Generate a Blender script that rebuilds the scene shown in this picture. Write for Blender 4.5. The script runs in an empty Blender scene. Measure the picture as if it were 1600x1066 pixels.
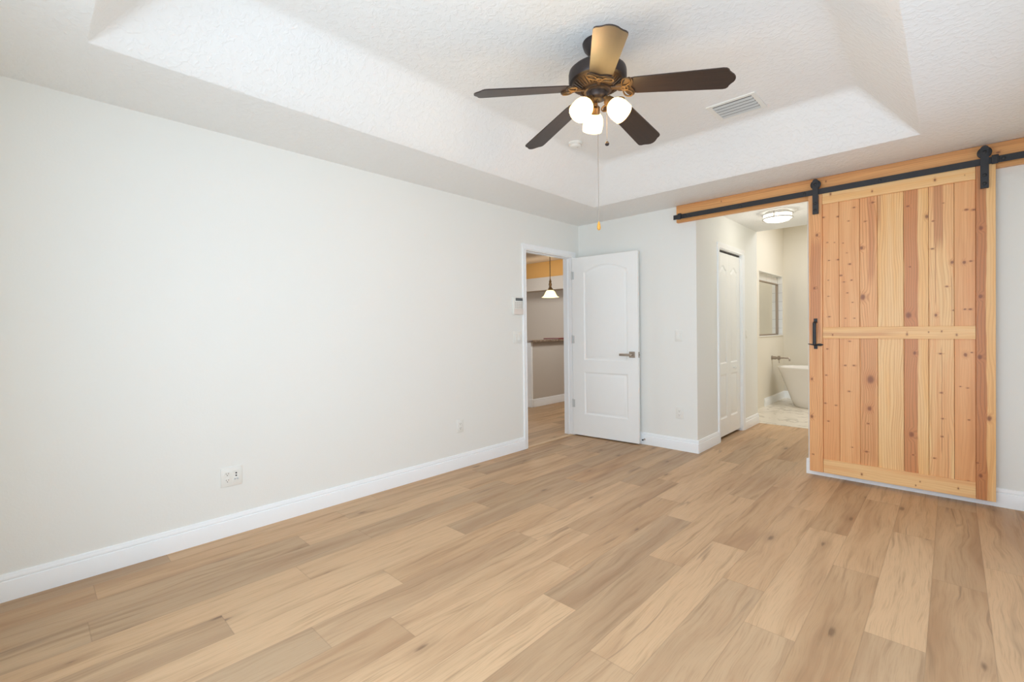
import bpy, bmesh, math, random
from mathutils import Vector, Matrix

random.seed(7)
S = bpy.context.scene
COL = S.collection

# ------------------------------------------------------------------ camera
cd = bpy.data.cameras.new('camera')
cam = bpy.data.objects.new('camera', cd)
COL.objects.link(cam)
R_ = (0.7244594775, 0.6892127908, -0.0120080999)
U_ = (0.0015693249, 0.0157711516, 0.9998743961)
F_ = (-0.6893156045, 0.7243873272, -0.0103439614)
M = Matrix(((R_[0], U_[0], -F_[0], 3.19434929),
            (R_[1], U_[1], -F_[1], -4.5118359),
            (R_[2], U_[2], -F_[2], 1.23527998),
            (0, 0, 0, 1)))
cam.matrix_world = M
cd.sensor_fit = 'HORIZONTAL'
cd.sensor_width = 36.0
cd.lens = 722.87083 / 1600 * 36.0
cd.shift_y = -(533 - 522.15316) / 1600
cd.clip_start = 0.05
S.camera = cam

# ------------------------------------------------------------------ exposure and world
S.view_settings.view_transform = 'Standard'
S.view_settings.look = 'None'
S.view_settings.gamma = 1
S.view_settings.use_curve_mapping = False
S.view_settings.exposure = 0.19
S.cycles.max_bounces = 12
S.cycles.diffuse_bounces = 8
S.cycles.caustics_reflective = False
S.cycles.caustics_refractive = False

W = bpy.data.worlds.new('sky')
S.world = W
W.use_nodes = True
W.node_tree.nodes['Background'].inputs[0].default_value = (0.75, 0.85, 1, 1)
W.node_tree.nodes['Background'].inputs[1].default_value = 1.3


def area(name, loc, target, sx, sy, power, col, spread=180):
    l = bpy.data.lights.new(name, 'AREA')
    l.shape = 'RECTANGLE'
    l.size, l.size_y = sx, sy
    l.energy = power
    l.color = col
    l.spread = math.radians(spread)
    o = bpy.data.objects.new(name, l)
    COL.objects.link(o)
    o.location = loc
    o.rotation_euler = (Vector(target) - Vector(loc)).to_track_quat('-Z', 'Y').to_euler()
    return o


def point(name, loc, power, col, rad):
    l = bpy.data.lights.new(name, 'POINT')
    l.energy = power
    l.color = col
    l.shadow_soft_size = rad
    o = bpy.data.objects.new(name, l)
    COL.objects.link(o)
    o.location = loc
    return o


DAY = (0.78, 0.90, 1.0)
area('window_daylight', (3.64, -2.10, 1.12), (0, -2.10, 1.12), 2.3, 1.5, 4.5, (0.70, 0.855, 1.0))
area('window_daylight', (2.48, -4.87, 1.30), (2.48, 0, 1.30), 2.2, 1.9, 46, (0.70, 0.855, 1.0), 171)
area('kitchen_fill', (-3.7, -1.95, 1.4), (-3.0, 2, 1.2), 1.4, 1.4, 45, (0.84, 0.94, 1.0))  # added fill for the end post; the kitchen has no window here
area('half_wall_fill', (-0.20, 1.35, 2.2), (-1.6, 1.5, 0.6), 0.5, 0.5, 22, (1, 0.97, 0.92))  # unseen fill added to brighten the half wall, no fixture
area('kitchen_top_fill', (-3.2, 2.3, 2.92), (-3.2, 2.3, 0), 1.2, 1.2, 30, (1, 0.98, 0.94))  # added fill from above for the kitchen's far wall, no fixture
area('bathroom_fill', (2.45, 3.1, 2.95), (2.45, 3.1, 0), 1.6, 1.4, 33, (0.95, 0.97, 1.0))  # added overhead fill to brighten the bathroom walls, no fixture
point('ceiling_light_bulb', (1.86, 0.97, 2.30), 4, (1, 0.93, 0.82), 0.10)
area('ledge_light', (-3.6, 3.95, 2.47), (-3.6, 4.45, 2.9), 2.6, 0.05, 4, (1, 0.66, 0.28))


# ------------------------------------------------------------------ node helpers
def lin(c):
    def f(v):
        v /= 255.0
        return v / 12.92 if v <= 0.04045 else ((v + 0.055) / 1.055) ** 2.4
    return (f(c[0]), f(c[1]), f(c[2]), 1.0)


class NT:
    def __init__(self, name):
        self.m = bpy.data.materials.new(name)
        self.m.use_nodes = True
        self.t = self.m.node_tree
        self.n = self.t.nodes
        self.b = self.n['Principled BSDF']

    def node(self, typ, **kw):
        n = self.n.new(typ)
        for k, v in kw.items():
            setattr(n, k, v)
        return n

    def put(self, sock, v):
        if v is None:
            return
        if isinstance(v, bpy.types.NodeSocket):
            self.t.links.new(v, sock)
        else:
            if isinstance(v, (tuple, list)) and len(v) == 4 and len(sock.default_value) == 3:
                v = v[:3]
            sock.default_value = v

    def math(self, op, a, b=None, c=None, clamp=False):
        n = self.node('ShaderNodeMath', operation=op, use_clamp=clamp)
        self.put(n.inputs[0], a)
        self.put(n.inputs[1], b)
        self.put(n.inputs[2], c)
        return n.outputs[0]

    def vmath(self, op, a, b=None, scale=None):
        n = self.node('ShaderNodeVectorMath', operation=op)
        self.put(n.inputs[0], a)
        self.put(n.inputs[1], b)
        if scale is not None:
            self.put(n.inputs['Scale'], scale)
        return n.outputs['Value'] if op in ('DISTANCE', 'LENGTH') else n.outputs[0]

    def mrange(self, v, a, b, c=0.0, d=1.0, smooth=True):
        n = self.node('ShaderNodeMapRange')
        if smooth:
            n.interpolation_type = 'SMOOTHSTEP'
        self.put(n.inputs[0], v)
        for i, x in enumerate((a, b, c, d)):
            self.put(n.inputs[1 + i], x)
        return n.outputs[0]

    def noise(self, vec, scale, detail=2.0, rough=0.5, dist=0.0):
        n = self.node('ShaderNodeTexNoise')
        self.put(n.inputs['Vector'], vec)
        self.put(n.inputs['Scale'], scale)
        self.put(n.inputs['Detail'], detail)
        self.put(n.inputs['Roughness'], rough)
        self.put(n.inputs['Distortion'], dist)
        return n.outputs[0]

    def mix(self, f, a, b, blend='MIX'):
        n = self.node('ShaderNodeMix', data_type='RGBA', blend_type=blend)
        self.put(n.inputs[0], f)
        self.put(n.inputs[6], a)
        self.put(n.inputs[7], b)
        return n.outputs[2]

    def xyz(self, x, y, z):
        n = self.node('ShaderNodeCombineXYZ')
        for i, v in enumerate((x, y, z)):
            self.put(n.inputs[i], v)
        return n.outputs[0]

    def sep(self, v):
        n = self.node('ShaderNodeSeparateXYZ')
        self.put(n.inputs[0], v)
        return n.outputs

    def obj(self):
        return self.node('ShaderNodeTexCoord').outputs['Object']

    def bump(self, h, strength, dist):
        n = self.node('ShaderNodeBump')
        self.put(n.inputs['Height'], h)
        n.inputs['Strength'].default_value = strength
        n.inputs['Distance'].default_value = dist
        self.put(self.b.inputs['Normal'], n.outputs[0])

    def set(self, **kw):
        for k, v in kw.items():
            self.put(self.b.inputs[k.replace('_', ' ')], v)
        return self


def plain(name, rgb, rough=0.5, metal=0.0, var=0.03, scale=12.0, **kw):
    """procedural paint / plastic / metal with a faint mottling"""
    t = NT(name)
    n = t.noise(t.obj(), scale, 3.0)
    c = lin(rgb)
    lo = tuple(x * (1 - var) for x in c[:3]) + (1,)
    hi = tuple(min(1, x * (1 + var)) for x in c[:3]) + (1,)
    t.set(Base_Color=t.mix(n, lo, hi), Roughness=rough, Metallic=metal)
    for k, v in kw.items():
        t.put(t.b.inputs[k.replace('_', ' ')], v)
    return t.m


def wall_paint(name, rgb, scale=90, strength=0.10, rough=0.75, coarse=None):
    t = NT(name)
    o = t.obj()
    c = lin(rgb)
    n = t.noise(o, 2.0, 2.0)
    t.set(Base_Color=t.mix(n, tuple(x * 0.985 for x in c[:3]) + (1,), c), Roughness=rough)
    h = t.noise(o, scale, 3.0, 0.55)
    if coarse:
        h2 = t.mrange(t.noise(o, coarse, 3.0, 0.5, 0.6), 0.45, 0.62)
        h = t.math('ADD', t.math('MULTIPLY', h, 0.35), h2)
    t.bump(h, strength, 0.004)
    return t.m


def emit(name, rgb, strength, edge=None):
    t = NT(name)
    c = lin(rgb)
    t.set(Base_Color=c, Roughness=0.3, Emission_Strength=strength)
    if edge:
        lw = t.node('ShaderNodeLayerWeight')
        lw.inputs['Blend'].default_value = 0.35
        t.put(t.b.inputs['Emission Color'], t.mix(lw.outputs['Facing'], c, lin(edge)))
    else:
        t.put(t.b.inputs['Emission Color'], c)
    return t.m


MAT = {}
MAT['wall'] = wall_paint('wall_paint', (238, 239, 235))
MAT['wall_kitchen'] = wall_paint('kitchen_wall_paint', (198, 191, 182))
MAT['wall_bath'] = wall_paint('bathroom_wall_paint', (226, 220, 206))
MAT['gold'] = wall_paint('golden_glow_wall', (216, 180, 122))  # part of the warm glow above the ledge is put into this colour
MAT['ceiling'] = wall_paint('knockdown_ceiling', (240, 241, 240), 130, 0.34, 0.7, 34)
MAT['trim'] = plain('white_trim_paint', (246, 249, 251), 0.32, var=0.01)
MAT['door'] = plain('white_door_paint', (246, 248, 247), 0.38, var=0.01)
MAT['plastic'] = plain('white_plastic', (236, 236, 231), 0.3, var=0.01)
MAT['plastic_grey'] = plain('warm_grey_plastic', (206, 200, 192), 0.4)
MAT['screen'] = plain('dark_lcd', (96, 100, 104), 0.2)
MAT['slot'] = plain('dark_slot', (70, 68, 66), 0.6)
MAT['black'] = plain('black_powder_coat', (52, 53, 56), 0.55, 0.3, var=0.15, scale=60)
MAT['nickel'] = plain('brushed_nickel', (172, 160, 148), 0.32, 0.9)
MAT['chrome'] = plain('polished_nickel', (200, 198, 194), 0.15, 1.0)
MAT['bronze'] = plain('oil_rubbed_bronze', (58, 50, 48), 0.40, 0.45, var=0.2, scale=40)
MAT['bronze_gold'] = plain('antique_gold_bronze', (120, 92, 58), 0.40, 0.5, var=0.45, scale=70)
MAT['bronze_dark'] = plain('dark_rubbed_bronze', (84, 66, 50), 0.42, 0.5, var=0.4, scale=60)
MAT['void'] = plain('dark_interior', (40, 38, 36), 0.9)
MAT['closet'] = plain('shaded_closet_wall', (120, 116, 110), 0.9)  # the closet's inner shade is put into this dark wall colour
MAT['fob'] = plain('golden_oak_fob', (224, 164, 66), 0.35, var=0.15, scale=200)
MAT['shade'] = emit('lit_frosted_glass', (255, 218, 150), 6.5, (255, 196, 110))
MAT['diffuser'] = emit('lit_opal_diffuser', (255, 247, 232), 1.8)
MAT['pendant_glass'] = emit('lit_amber_glass', (250, 236, 190), 1.3, (226, 214, 140))
MAT['porcelain'] = plain('glossy_white_acrylic', (232, 228, 222), 0.12, var=0.01)
MAT['louver'] = plain('grey_white_enamel', (206, 210, 210), 0.35)
MAT['mirror'] = plain('mirror_glass', (240, 238, 228), 0.03, 1.0)
MAT['red'] = plain('dark_red_lacquer', (110, 24, 22), 0.3)
MAT['rubber'] = plain('black_rubber', (30, 30, 30), 0.7)

# granite
t = NT('brown_granite')
o = t.obj()
n1 = t.mrange(t.noise(o, 60, 4.0, 0.7), 0.35, 0.65)
n2 = t.mrange(t.noise(o, 130, 2.0), 0.55, 0.65)
t.set(Base_Color=t.mix(n2, t.mix(n1, lin((70, 52, 42)), lin((150, 124, 100))), lin((215, 205, 190))), Roughness=0.15)
MAT['granite'] = t.m

# marble tile
t = NT('veined_marble_tile')
o = t.obj()
nz = t.noise(o, 1.6, 5.0, 0.6, 1.4)
vein = t.mrange(t.math('ABSOLUTE', t.math('SUBTRACT', nz, 0.5)), 0.0, 0.035, 1.0, 0.0)
br = t.node('ShaderNodeTexBrick', offset=0.5)
t.put(br.inputs['Vector'], o)
br.inputs['Scale'].default_value = 1.0
br.inputs['Brick Width'].default_value = 1.2
br.inputs['Row Height'].default_value = 0.6
br.inputs['Mortar Size'].default_value = 0.002
t.set(Base_Color=t.mix(t.math('MULTIPLY', br.outputs['Fac'], 0.3),
                       t.mix(t.math('MULTIPLY', vein, 0.45), lin((232, 224, 210)), lin((150, 140, 128))),
                       lin((180, 172, 160))), Roughness=0.22)
MAT['marble'] = t.m

# white subway tile (runs in the y-z or x-z plane)
t = NT('white_subway_tile')
o = t.sep(t.obj())
br = t.node('ShaderNodeTexBrick', offset=0.5)
t.put(br.inputs['Vector'], t.xyz(t.math('ADD', o[0], o[1]), o[2], 0.0))
br.inputs['Scale'].default_value = 1.0
br.inputs['Brick Width'].default_value = 0.30
br.inputs['Row Height'].default_value = 0.15
br.inputs['Mortar Size'].default_value = 0.003
t.set(Base_Color=t.mix(br.outputs['Fac'], lin((238, 236, 230)), lin((200, 196, 188))), Roughness=0.15)
MAT['subway'] = t.m

# fan blade wood
t = NT('dark_walnut_blade')
o = t.sep(t.obj())
g = t.noise(t.xyz(t.math('MULTIPLY', o[0], 4.0), t.math('MULTIPLY', o[1], 90.0), t.math('MULTIPLY', o[2], 90.0)), 1.0, 3.0)
t.set(Base_Color=t.mix(g, lin((38, 31, 29)), lin((64, 49, 41))), Roughness=0.36)
MAT['blade'] = t.m


# vinyl plank floor: per-plank random values arrive in the 'plank' colour attribute
def plank_floor():
    t = NT('oak_vinyl_plank')
    o = t.sep(t.obj())
    at = t.node('ShaderNodeAttribute', attribute_name='plank')
    p = t.sep(at.outputs['Color'])
    uv = t.node('ShaderNodeUVMap', uv_map='board')
    e = t.sep(uv.outputs[0])
    seed = t.math('MULTIPLY', p[1], 53.0)
    wob = t.math('MULTIPLY', t.math('SUBTRACT', t.noise(t.xyz(t.math('MULTIPLY', o[0], 5.0), t.math('MULTIPLY', o[1], 1.6), seed), 1.0, 2.0), 0.5), 0.10)
    xx = t.math('ADD', o[0], wob)
    broad = t.noise(t.xyz(t.math('MULTIPLY', xx, 9.0), t.math('MULTIPLY', o[1], 0.9), seed), 1.0, 3.0, 0.55)
    mid = t.noise(t.xyz(t.math('MULTIPLY', xx, 34.0), t.math('MULTIPLY', o[1], 1.5), seed), 1.0, 4.0, 0.6)
    fine = t.noise(t.xyz(t.math('MULTIPLY', xx, 230.0), t.math('MULTIPLY', o[1], 7.0), seed), 1.0, 3.0, 0.6)
    light, tan, brown, grey = lin((209, 175, 137)), lin((191, 152, 112)), lin((155, 117, 84)), lin((165, 141, 113))
    base = t.mix(t.mrange(p[0], 0.0, 1.0, 0.12, 0.95, False), tan, light)
    base = t.mix(t.math('MULTIPLY', t.mrange(p[2], 0.40, 1.0), 0.60), base, grey)
    c = t.mix(t.math('MULTIPLY', t.mrange(broad, 0.46, 0.70), t.mrange(p[0], 0.0, 1.0, 0.60, 0.34)), base, brown)
    c = t.mix(t.math('MULTIPLY', t.mrange(broad, 0.46, 0.28), 0.5), c, light)
    c = t.mix(t.math('MULTIPLY', t.mrange(mid, 0.52, 0.74), 0.52), c, lin((142, 112, 82)))
    c = t.mix(t.math('MULTIPLY', t.mrange(fine, 0.45, 0.75), 0.34), c, lin((150, 118, 88)))
    # knots: rare dark blobs
    vo = t.node('ShaderNodeTexVoronoi', voronoi_dimensions='2D')
    t.put(vo.inputs['Vector'], t.xyz(t.math('MULTIPLY_ADD', o[0], 5.4, t.math('MULTIPLY', seed, 1.7)), t.math('MULTIPLY_ADD', o[1], 1.7, seed), 0.0))
    vo.inputs['Scale'].default_value = 1.0
    vs = t.sep(vo.outputs['Color'])
    rare = t.math('GREATER_THAN', vs[0], 0.76)
    d = t.math('ADD', vo.outputs['Distance'], t.math('MULTIPLY', t.math('SUBTRACT', mid, 0.5), 0.22))
    kn = t.math('MULTIPLY', t.mrange(d, 0.075, 0.01), rare)
    halo = t.math('MULTIPLY', t.mrange(d, 0.26, 0.03), rare)
    c = t.mix(t.math('MULTIPLY', halo, 0.30), c, lin((142, 110, 80)))
    c = t.mix(t.math('MULTIPLY', kn, 0.62), c, lin((96, 72, 54)))
    ck = t.math('ABSOLUTE', t.math('SUBTRACT', t.noise(t.xyz(t.math('MULTIPLY', xx, 13.0), t.math('MULTIPLY', o[1], 0.62), t.math('ADD', seed, 7.7)), 1.0, 1.6, 0.5), 0.5))
    ckm = t.math('MULTIPLY', t.mrange(ck, 0.022, 0.0), t.mrange(t.noise(t.xyz(t.math('MULTIPLY', o[0], 6.0), t.math('MULTIPLY', o[1], 1.6), t.math('ADD', seed, 3.3)), 1.0, 2.0), 0.54, 0.70))
    c = t.mix(t.math('MULTIPLY', ckm, t.mrange(p[2], 0.0, 1.0, 0.35, 0.80, False)), c, lin((124, 100, 78)))
    seam = t.math('MAXIMUM', t.mrange(e[0], 0.0030, 0.0008), t.mrange(e[1], 0.0030, 0.0008))
    c = t.mix(t.math('MULTIPLY', seam, 0.22), c, lin((104, 80, 58)))
    t.set(Base_Color=c, Roughness=t.mrange(mid, 0.3, 0.7, 0.42, 0.55))
    t.bump(t.math('SUBTRACT', t.math('MULTIPLY', fine, 0.3), seam), 0.12, 0.002)
    return t.m


MAT['floor'] = plank_floor()


def pine(name, base, alt, knots=(), bands=(), horiz=False, seed=0.0, grain=1.0, streaks=()):
    """solid pine board; a = across the grain, l = along it (object coordinates in metres)"""
    t = NT(name)
    o = t.sep(t.obj())
    a, l = (o[2], o[0]) if horiz else (o[0], o[2])
    P = t.xyz(a, t.math('MULTIPLY', l, 0.55), seed)
    Pk = t.xyz(a, t.math('MULTIPLY', l, 0.70), 0.0)
    Ps = t.xyz(t.math('MULTIPLY', a, 0.72), t.math('MULTIPLY', l, 1.25), 0.0)
    rag = t.math('MULTIPLY', t.math('SUBTRACT', t.noise(P, 70.0, 2.0), 0.5), 0.007)
    core = halo = warp = None
    for (kx, kz, r) in knots:
        ka, kl = (kz, kx) if horiz else (kx, kz)
        if r < 0.009:
            d = t.math('ADD', t.vmath('DISTANCE', Ps, (ka * 0.72, kl * 1.25, 0.0)), rag)
        else:
            d = t.math('ADD', t.vmath('DISTANCE', Pk, (ka, kl * 0.70, 0.0)), rag)
        k1 = t.mrange(d, r * (1.35 if r < 0.009 else 1.12), r * 0.35)
        k2 = t.mrange(d, r * 2.6, r * 0.7)
        core = k1 if core is None else t.math('MAXIMUM', core, k1)
        halo = k2 if halo is None else t.math('MAXIMUM', halo, k2)
    wob = t.math('SUBTRACT', t.noise(t.xyz(t.math('MULTIPLY', a, 7.0), t.math('MULTIPLY', l, 1.3), seed), 1.0, 2.0), 0.5)
    g = t.math('ADD', a, t.math('MULTIPLY', wob, 0.09))
    if halo is not None:
        g = t.math('ADD', g, t.math('MULTIPLY', halo, 0.018))
    ring = t.math('SINE', t.math('MULTIPLY', g, 420.0))
    ring = t.mrange(ring, 0.1, 1.0)
    fine = t.noise(t.xyz(t.math('MULTIPLY', a, 260.0), t.math('MULTIPLY', l, 6.0), seed), 1.0, 2.0)
    tone = t.noise(t.xyz(t.math('MULTIPLY', a, 16.0), t.math('MULTIPLY', l, 1.1), seed + 3.1), 1.0, 3.0)
    c = t.mix(t.mrange(tone, 0.38, 0.66), base, alt)
    strk = t.noise(t.xyz(t.math('MULTIPLY', g, 60.0), t.math('MULTIPLY', l, 0.9), seed + 5.2), 1.0, 3.0)
    c = t.mix(t.math('MULTIPLY', t.mrange(strk, 0.48, 0.72), 0.42), c, lin((208, 140, 82)))
    c = t.mix(t.math('MULTIPLY', ring, 0.42 * grain), c, lin((190, 120, 66)))
    c = t.mix(t.math('MULTIPLY', t.mrange(fine, 0.5, 0.8), 0.22), c, lin((186, 124, 78)))
    for (a0, a1, wobble, rgb, amt, l0, l1) in bands:
        w = t.math('MULTIPLY', t.math('SUBTRACT', t.noise(t.xyz(0.0, t.math('MULTIPLY', l, 2.6), seed + a0 * 9), 1.0, 2.0), 0.5), wobble)
        aw = t.math('ADD', a, w)
        m = t.math('MULTIPLY', t.mrange(aw, a0 - 0.003, a0 + 0.004), t.mrange(aw, a1 + 0.003, a1 - 0.004))
        m = t.math('MULTIPLY', m, t.math('MULTIPLY', t.mrange(l, l0, l0 + 0.15), t.mrange(l, l1, l1 - 0.15)))
        bc = t.mix(t.math('MULTIPLY', ring, 0.55), lin(rgb), tuple(x * 0.62 for x in lin(rgb)[:3]) + (1,))
        c = t.mix(t.math('MULTIPLY', m, amt), c, bc)
    for (sa, l0, l1, wd) in streaks:
        w = t.math('MULTIPLY', t.math('SUBTRACT', t.noise(t.xyz(0.0, t.math('MULTIPLY', l, 5.0), seed + 1.7), 1.0, 2.0), 0.5), 0.012)
        d = t.math('ABSOLUTE', t.math('SUBTRACT', t.math('ADD', a, w), sa))
        m = t.math('MULTIPLY', t.mrange(d, wd, wd * 0.2), t.math('MULTIPLY', t.mrange(l, l0, l0 + 0.06), t.mrange(l, l1, l1 - 0.06)))
        c = t.mix(t.math('MULTIPLY', m, 0.6), c, lin((170, 104, 62)))
    if halo is not None:
        c = t.mix(t.math('MULTIPLY', halo, 0.34), c, lin((192, 122, 74)))
        c = t.mix(t.math('MULTIPLY', core, 0.80), c, lin((128, 72, 44)))
    t.set(Base_Color=c, Roughness=0.42)
    t.bump(t.math('ADD', fine, ring), 0.05, 0.001)
    return t.m


# ------------------------------------------------------------------ mesh helpers
class MB:
    def __init__(self):
        self.bm = bmesh.new()

    def box(self, x0, x1, y0, y1, z0, z1, bevel=0.0, seg=2, mat=0):
        r = bmesh.ops.create_cube(self.bm, size=1.0)
        vs = r['verts']
        for v in vs:
            v.co = Vector(((x0 + x1) / 2 + v.co.x * (x1 - x0), (y0 + y1) / 2 + v.co.y * (y1 - y0), (z0 + z1) / 2 + v.co.z * (z1 - z0)))
        fs = set(f for v in vs for f in v.link_faces)
        for f in fs:
            f.material_index = mat
        if bevel > 0:
            es = list(set(e for v in vs for e in v.link_edges))
            bmesh.ops.bevel(self.bm, geom=es, offset=bevel, segments=seg, affect='EDGES', profile=0.5)
        return self

    def poly(self, pts):
        """n-gon in 3-D"""
        vs = [self.bm.verts.new(p) for p in pts]
        return self.bm.faces.new(vs)

    def prism(self, pts, d, mat=0):
        """closed polygon pts (3-D, planar) extruded by vector d"""
        d = Vector(d)
        a = [self.bm.verts.new(Vector(p)) for p in pts]
        b = [self.bm.verts.new(Vector(p) + d) for p in pts]
        n = len(pts)
        fs = [self.bm.faces.new(a), self.bm.faces.new(list(reversed(b)))]
        for i in range(n):
            fs.append(self.bm.faces.new((a[(i + 1) % n], a[i], b[i], b[(i + 1) % n])))
        for f in fs:
            f.material_index = mat
        return self

    def lathe(self, prof, seg=40, origin=(0, 0, 0), axis=(0, 0, 1), mat=0):
        """profile of (r, h) revolved about axis"""
        q = Vector((0, 0, 1)).rotation_difference(Vector(axis).normalized())
        o = Vector(origin)
        rings = []
        for r, h in prof:
            if r < 1e-6:
                rings.append([self.bm.verts.new(o + q @ Vector((0, 0, h)))])
            else:
                rings.append([self.bm.verts.new(o + q @ Vector((r * math.cos(2 * math.pi * i / seg), r * math.sin(2 * math.pi * i / seg), h))) for i in range(seg)])
        for A, B in zip(rings[:-1], rings[1:]):
            for i in range(seg):
                j = (i + 1) % seg
                if len(A) == 1 and len(B) == 1:
                    continue
                if len(A) == 1:
                    f = self.bm.faces.new((A[0], B[j], B[i]))
                elif len(B) == 1:
                    f = self.bm.faces.new((A[i], A[j], B[0]))
                else:
                    f = self.bm.faces.new((A[i], A[j], B[j], B[i]))
                f.material_index = mat
        return self

    def tube(self, pts, r, seg=10, closed=False, flat=1.0, up=None, mat=0):
        """tube along pts; r number or list; flat squashes along the frame's second axis"""
        P = [Vector(p) for p in pts]
        n = len(P)
        rr = r if isinstance(r, (list, tuple)) else [r] * n
        rings = []
        prev = None
        for i in range(n):
            if closed:
                tg = P[(i + 1) % n] - P[(i - 1) % n]
            else:
                tg = P[min(i + 1, n - 1)] - P[max(i - 1, 0)]
            tg.normalize()
            if up is not None:
                b = Vector(up)
            elif prev is not None:
                b = prev
            else:
                b = Vector((0, 0, 1)) if abs(tg.z) < 0.9 else Vector((1, 0, 0))
            b = b - tg * b.dot(tg)
            b.normalize()
            prev = b
            s = tg.cross(b)
            rings.append([self.bm.verts.new(P[i] + (s * math.cos(2 * math.pi * k / seg) + b * flat * math.sin(2 * math.pi * k / seg)) * rr[i]) for k in range(seg)])
        m = n if closed else n - 1
        for i in range(m):
            A, B = rings[i], rings[(i + 1) % n]
            for k in range(seg):
                f = self.bm.faces.new((A[k], A[(k + 1) % seg], B[(k + 1) % seg], B[k]))
                f.material_index = mat
        if not closed:
            self.bm.faces.new(list(reversed(rings[0]))).material_index = mat
            self.bm.faces.new(rings[-1]).material_index = mat
        return self

    def build(self, name, mats, parent=None, smooth=None, loc=(0, 0, 0), fix=True):
        if fix:
            bmesh.ops.recalc_face_normals(self.bm, faces=self.bm.faces[:])
        me = bpy.data.meshes.new(name)
        self.bm.to_mesh(me)
        self.bm.free()
        for m in (mats if isinstance(mats, (list, tuple)) else [mats]):
            me.materials.append(m)
        if smooth:
            me.polygons.foreach_set('use_smooth', [True] * len(me.polygons))
            me.set_sharp_from_angle(angle=math.radians(smooth))
        o = bpy.data.objects.new(name, me)
        COL.objects.link(o)
        o.location = loc
        if parent:
            o.parent = parent
        return o


def tag(o, label, cat, group=None, kind=None):
    o['label'] = label
    o['category'] = cat
    if group:
        o['group'] = group
    if kind:
        o['kind'] = kind
    return o


def thing(name, label, cat, loc=(0, 0, 0), group=None, kind=None):
    o = bpy.data.objects.new(name, None)
    COL.objects.link(o)
    o.empty_display_size = 0.1
    o.location = loc
    return tag(o, label, cat, group, kind)


def struct(o, label, cat):
    return tag(o, label, cat, kind='structure')


# ------------------------------------------------------------------ dimensions
H = 2.44
XR, YF = 3.67, -4.90          # right wall, front wall (behind the camera)
HX0, HX1, HY = 1.39, 2.32, 1.93   # hall: left wall face, right wall face, depth
BX, BY = 1.10, 4.45           # bathroom left wall face, back wall face
DY0, DY1, DZ = -0.935, -0.14, 2.057   # entry doorway
CY0, CY1, CZ = 0.605, 1.34, 2.075     # closet doorway
TH = 0.12

# ------------------------------------------------------------------ floors
def build_floor():
    bm = bmesh.new()
    cl = bm.loops.layers.float_color.new('plank')
    uvl = bm.loops.layers.uv.new('board')
    rnd = random.Random(11)
    w, L = 0.187, 1.24
    off = {3.308: -1.498, 3.121: -2.20, 2.934: -1.66, 2.747: -2.459, 2.56: -2.165, 2.373: -1.80, 2.186: -2.201,
           1.999: -2.868, 1.812: -2.598, 1.625: -0.968, 1.438: -2.468, 1.251: -2.02, 1.064: -2.702, 0.877: -3.552,
           0.69: -4.348, 0.503: -3.399, 0.316: -3.062, 0.129: -2.75}
    # planks whose tone stands out: (right edge, start of the plank) -> tone, hue
    special = {(3.121, -2.20): (0.95, 0.1), (2.747, -2.459): (0.85, 0.1), (1.999, -4.108): (1.0, 0.2), (1.812, -3.838): (0.9, 0.2),
               (1.438, -2.468): (0.95, 0.0), (1.251, -4.5): (0.9, 0.0), (1.064, -3.942): (0.9, 0.0), (0.877, -3.552): (0.8, 0.3),
               (2.56, -0.925): (0.8, 0.0), (2.56, -2.165): (0.45, 0.1), (2.934, -1.66): (0.55, 0.3), (2.186, -2.201): (0.7, 0.2),
               (3.308, -1.498): (0.15, 0.8), (3.308, -2.738): (0.2, 0.7), (2.934, -2.90): (0.1, 0.7), (1.812, -2.598): (0.2, 0.6),
               (1.625, -2.208): (0.25, 0.7), (2.373, -1.80): (0.15, 0.5), (0.503, -4.639): (0.75, 0.8), (0.316, -4.303): (0.45, 0.2),
               (0.129, -3.99): (0.7, 0.4)}

    def quad(x0, x1, y0, y1, fx0, fx1, fy0, fy1, rgb):
        vs = [bm.verts.new((x, y, 0.0)) for x, y in ((x0, y0), (x1, y0), (x1, y1), (x0, y1))]
        f = bm.faces.new(vs)
        return f

    def cells(X0, X1, Y0, Y1):
        k = math.floor((X0 - 3.308) / w)
        x = 3.308 + k * w
        while x < X1 - 1e-4:
            a, b = max(x, X0), min(x + w, X1)
            re = round(x + w, 3)
            key = min(off, key=lambda q: abs(q - re))
            o_ = off[key] if abs(key - re) < 0.01 else (hash_(re) * L)
            y = o_ + math.floor((Y0 - o_) / L) * L
            while y < Y1 - 1e-4:
                c, d = max(y, Y0), min(y + L, Y1)
                if b - a > 1e-3 and d - c > 1e-3:
                    r2 = random.Random(int((re + 20) * 1000) * 7919 + int((y + 50) * 100))
                    tone, hue = r2.betavariate(1.5, 1.5), r2.random()
                    for (sx, sy), v in special.items():
                        if abs(sx - re) < 0.01 and abs(sy - y) < 0.05:
                            tone, hue = v
                    rgb = (tone, r2.random(), hue, 1.0)
                    # split the plank in a 3x3 so that the seam distance interpolates linearly
                    m = 0.006
                    xs = [a, min(a + m, b), max(b - m, a), b]
                    ys = [c, min(c + m, d), max(d - m, c), d]
                    g = [[bm.verts.new((xx, yy, 0.0)) for yy in ys] for xx in xs]
                    for i in range(3):
                        for j in range(3):
                            if xs[i + 1] - xs[i] < 1e-6 or ys[j + 1] - ys[j] < 1e-6:
                                continue
                            f = bm.faces.new((g[i][j], g[i + 1][j], g[i + 1][j + 1], g[i][j + 1]))
                            for lp in f.loops:
                                lp[cl] = rgb
                                q = lp.vert.co
                                lp[uvl].uv = (min(q.x - x, x + w - q.x) if True else 0, min(q.y - y, y + L - q.y))
                y += L
            x += w

    def hash_(v):
        return random.Random(int((v + 30) * 1000)).random()

    return bm, cells


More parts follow.
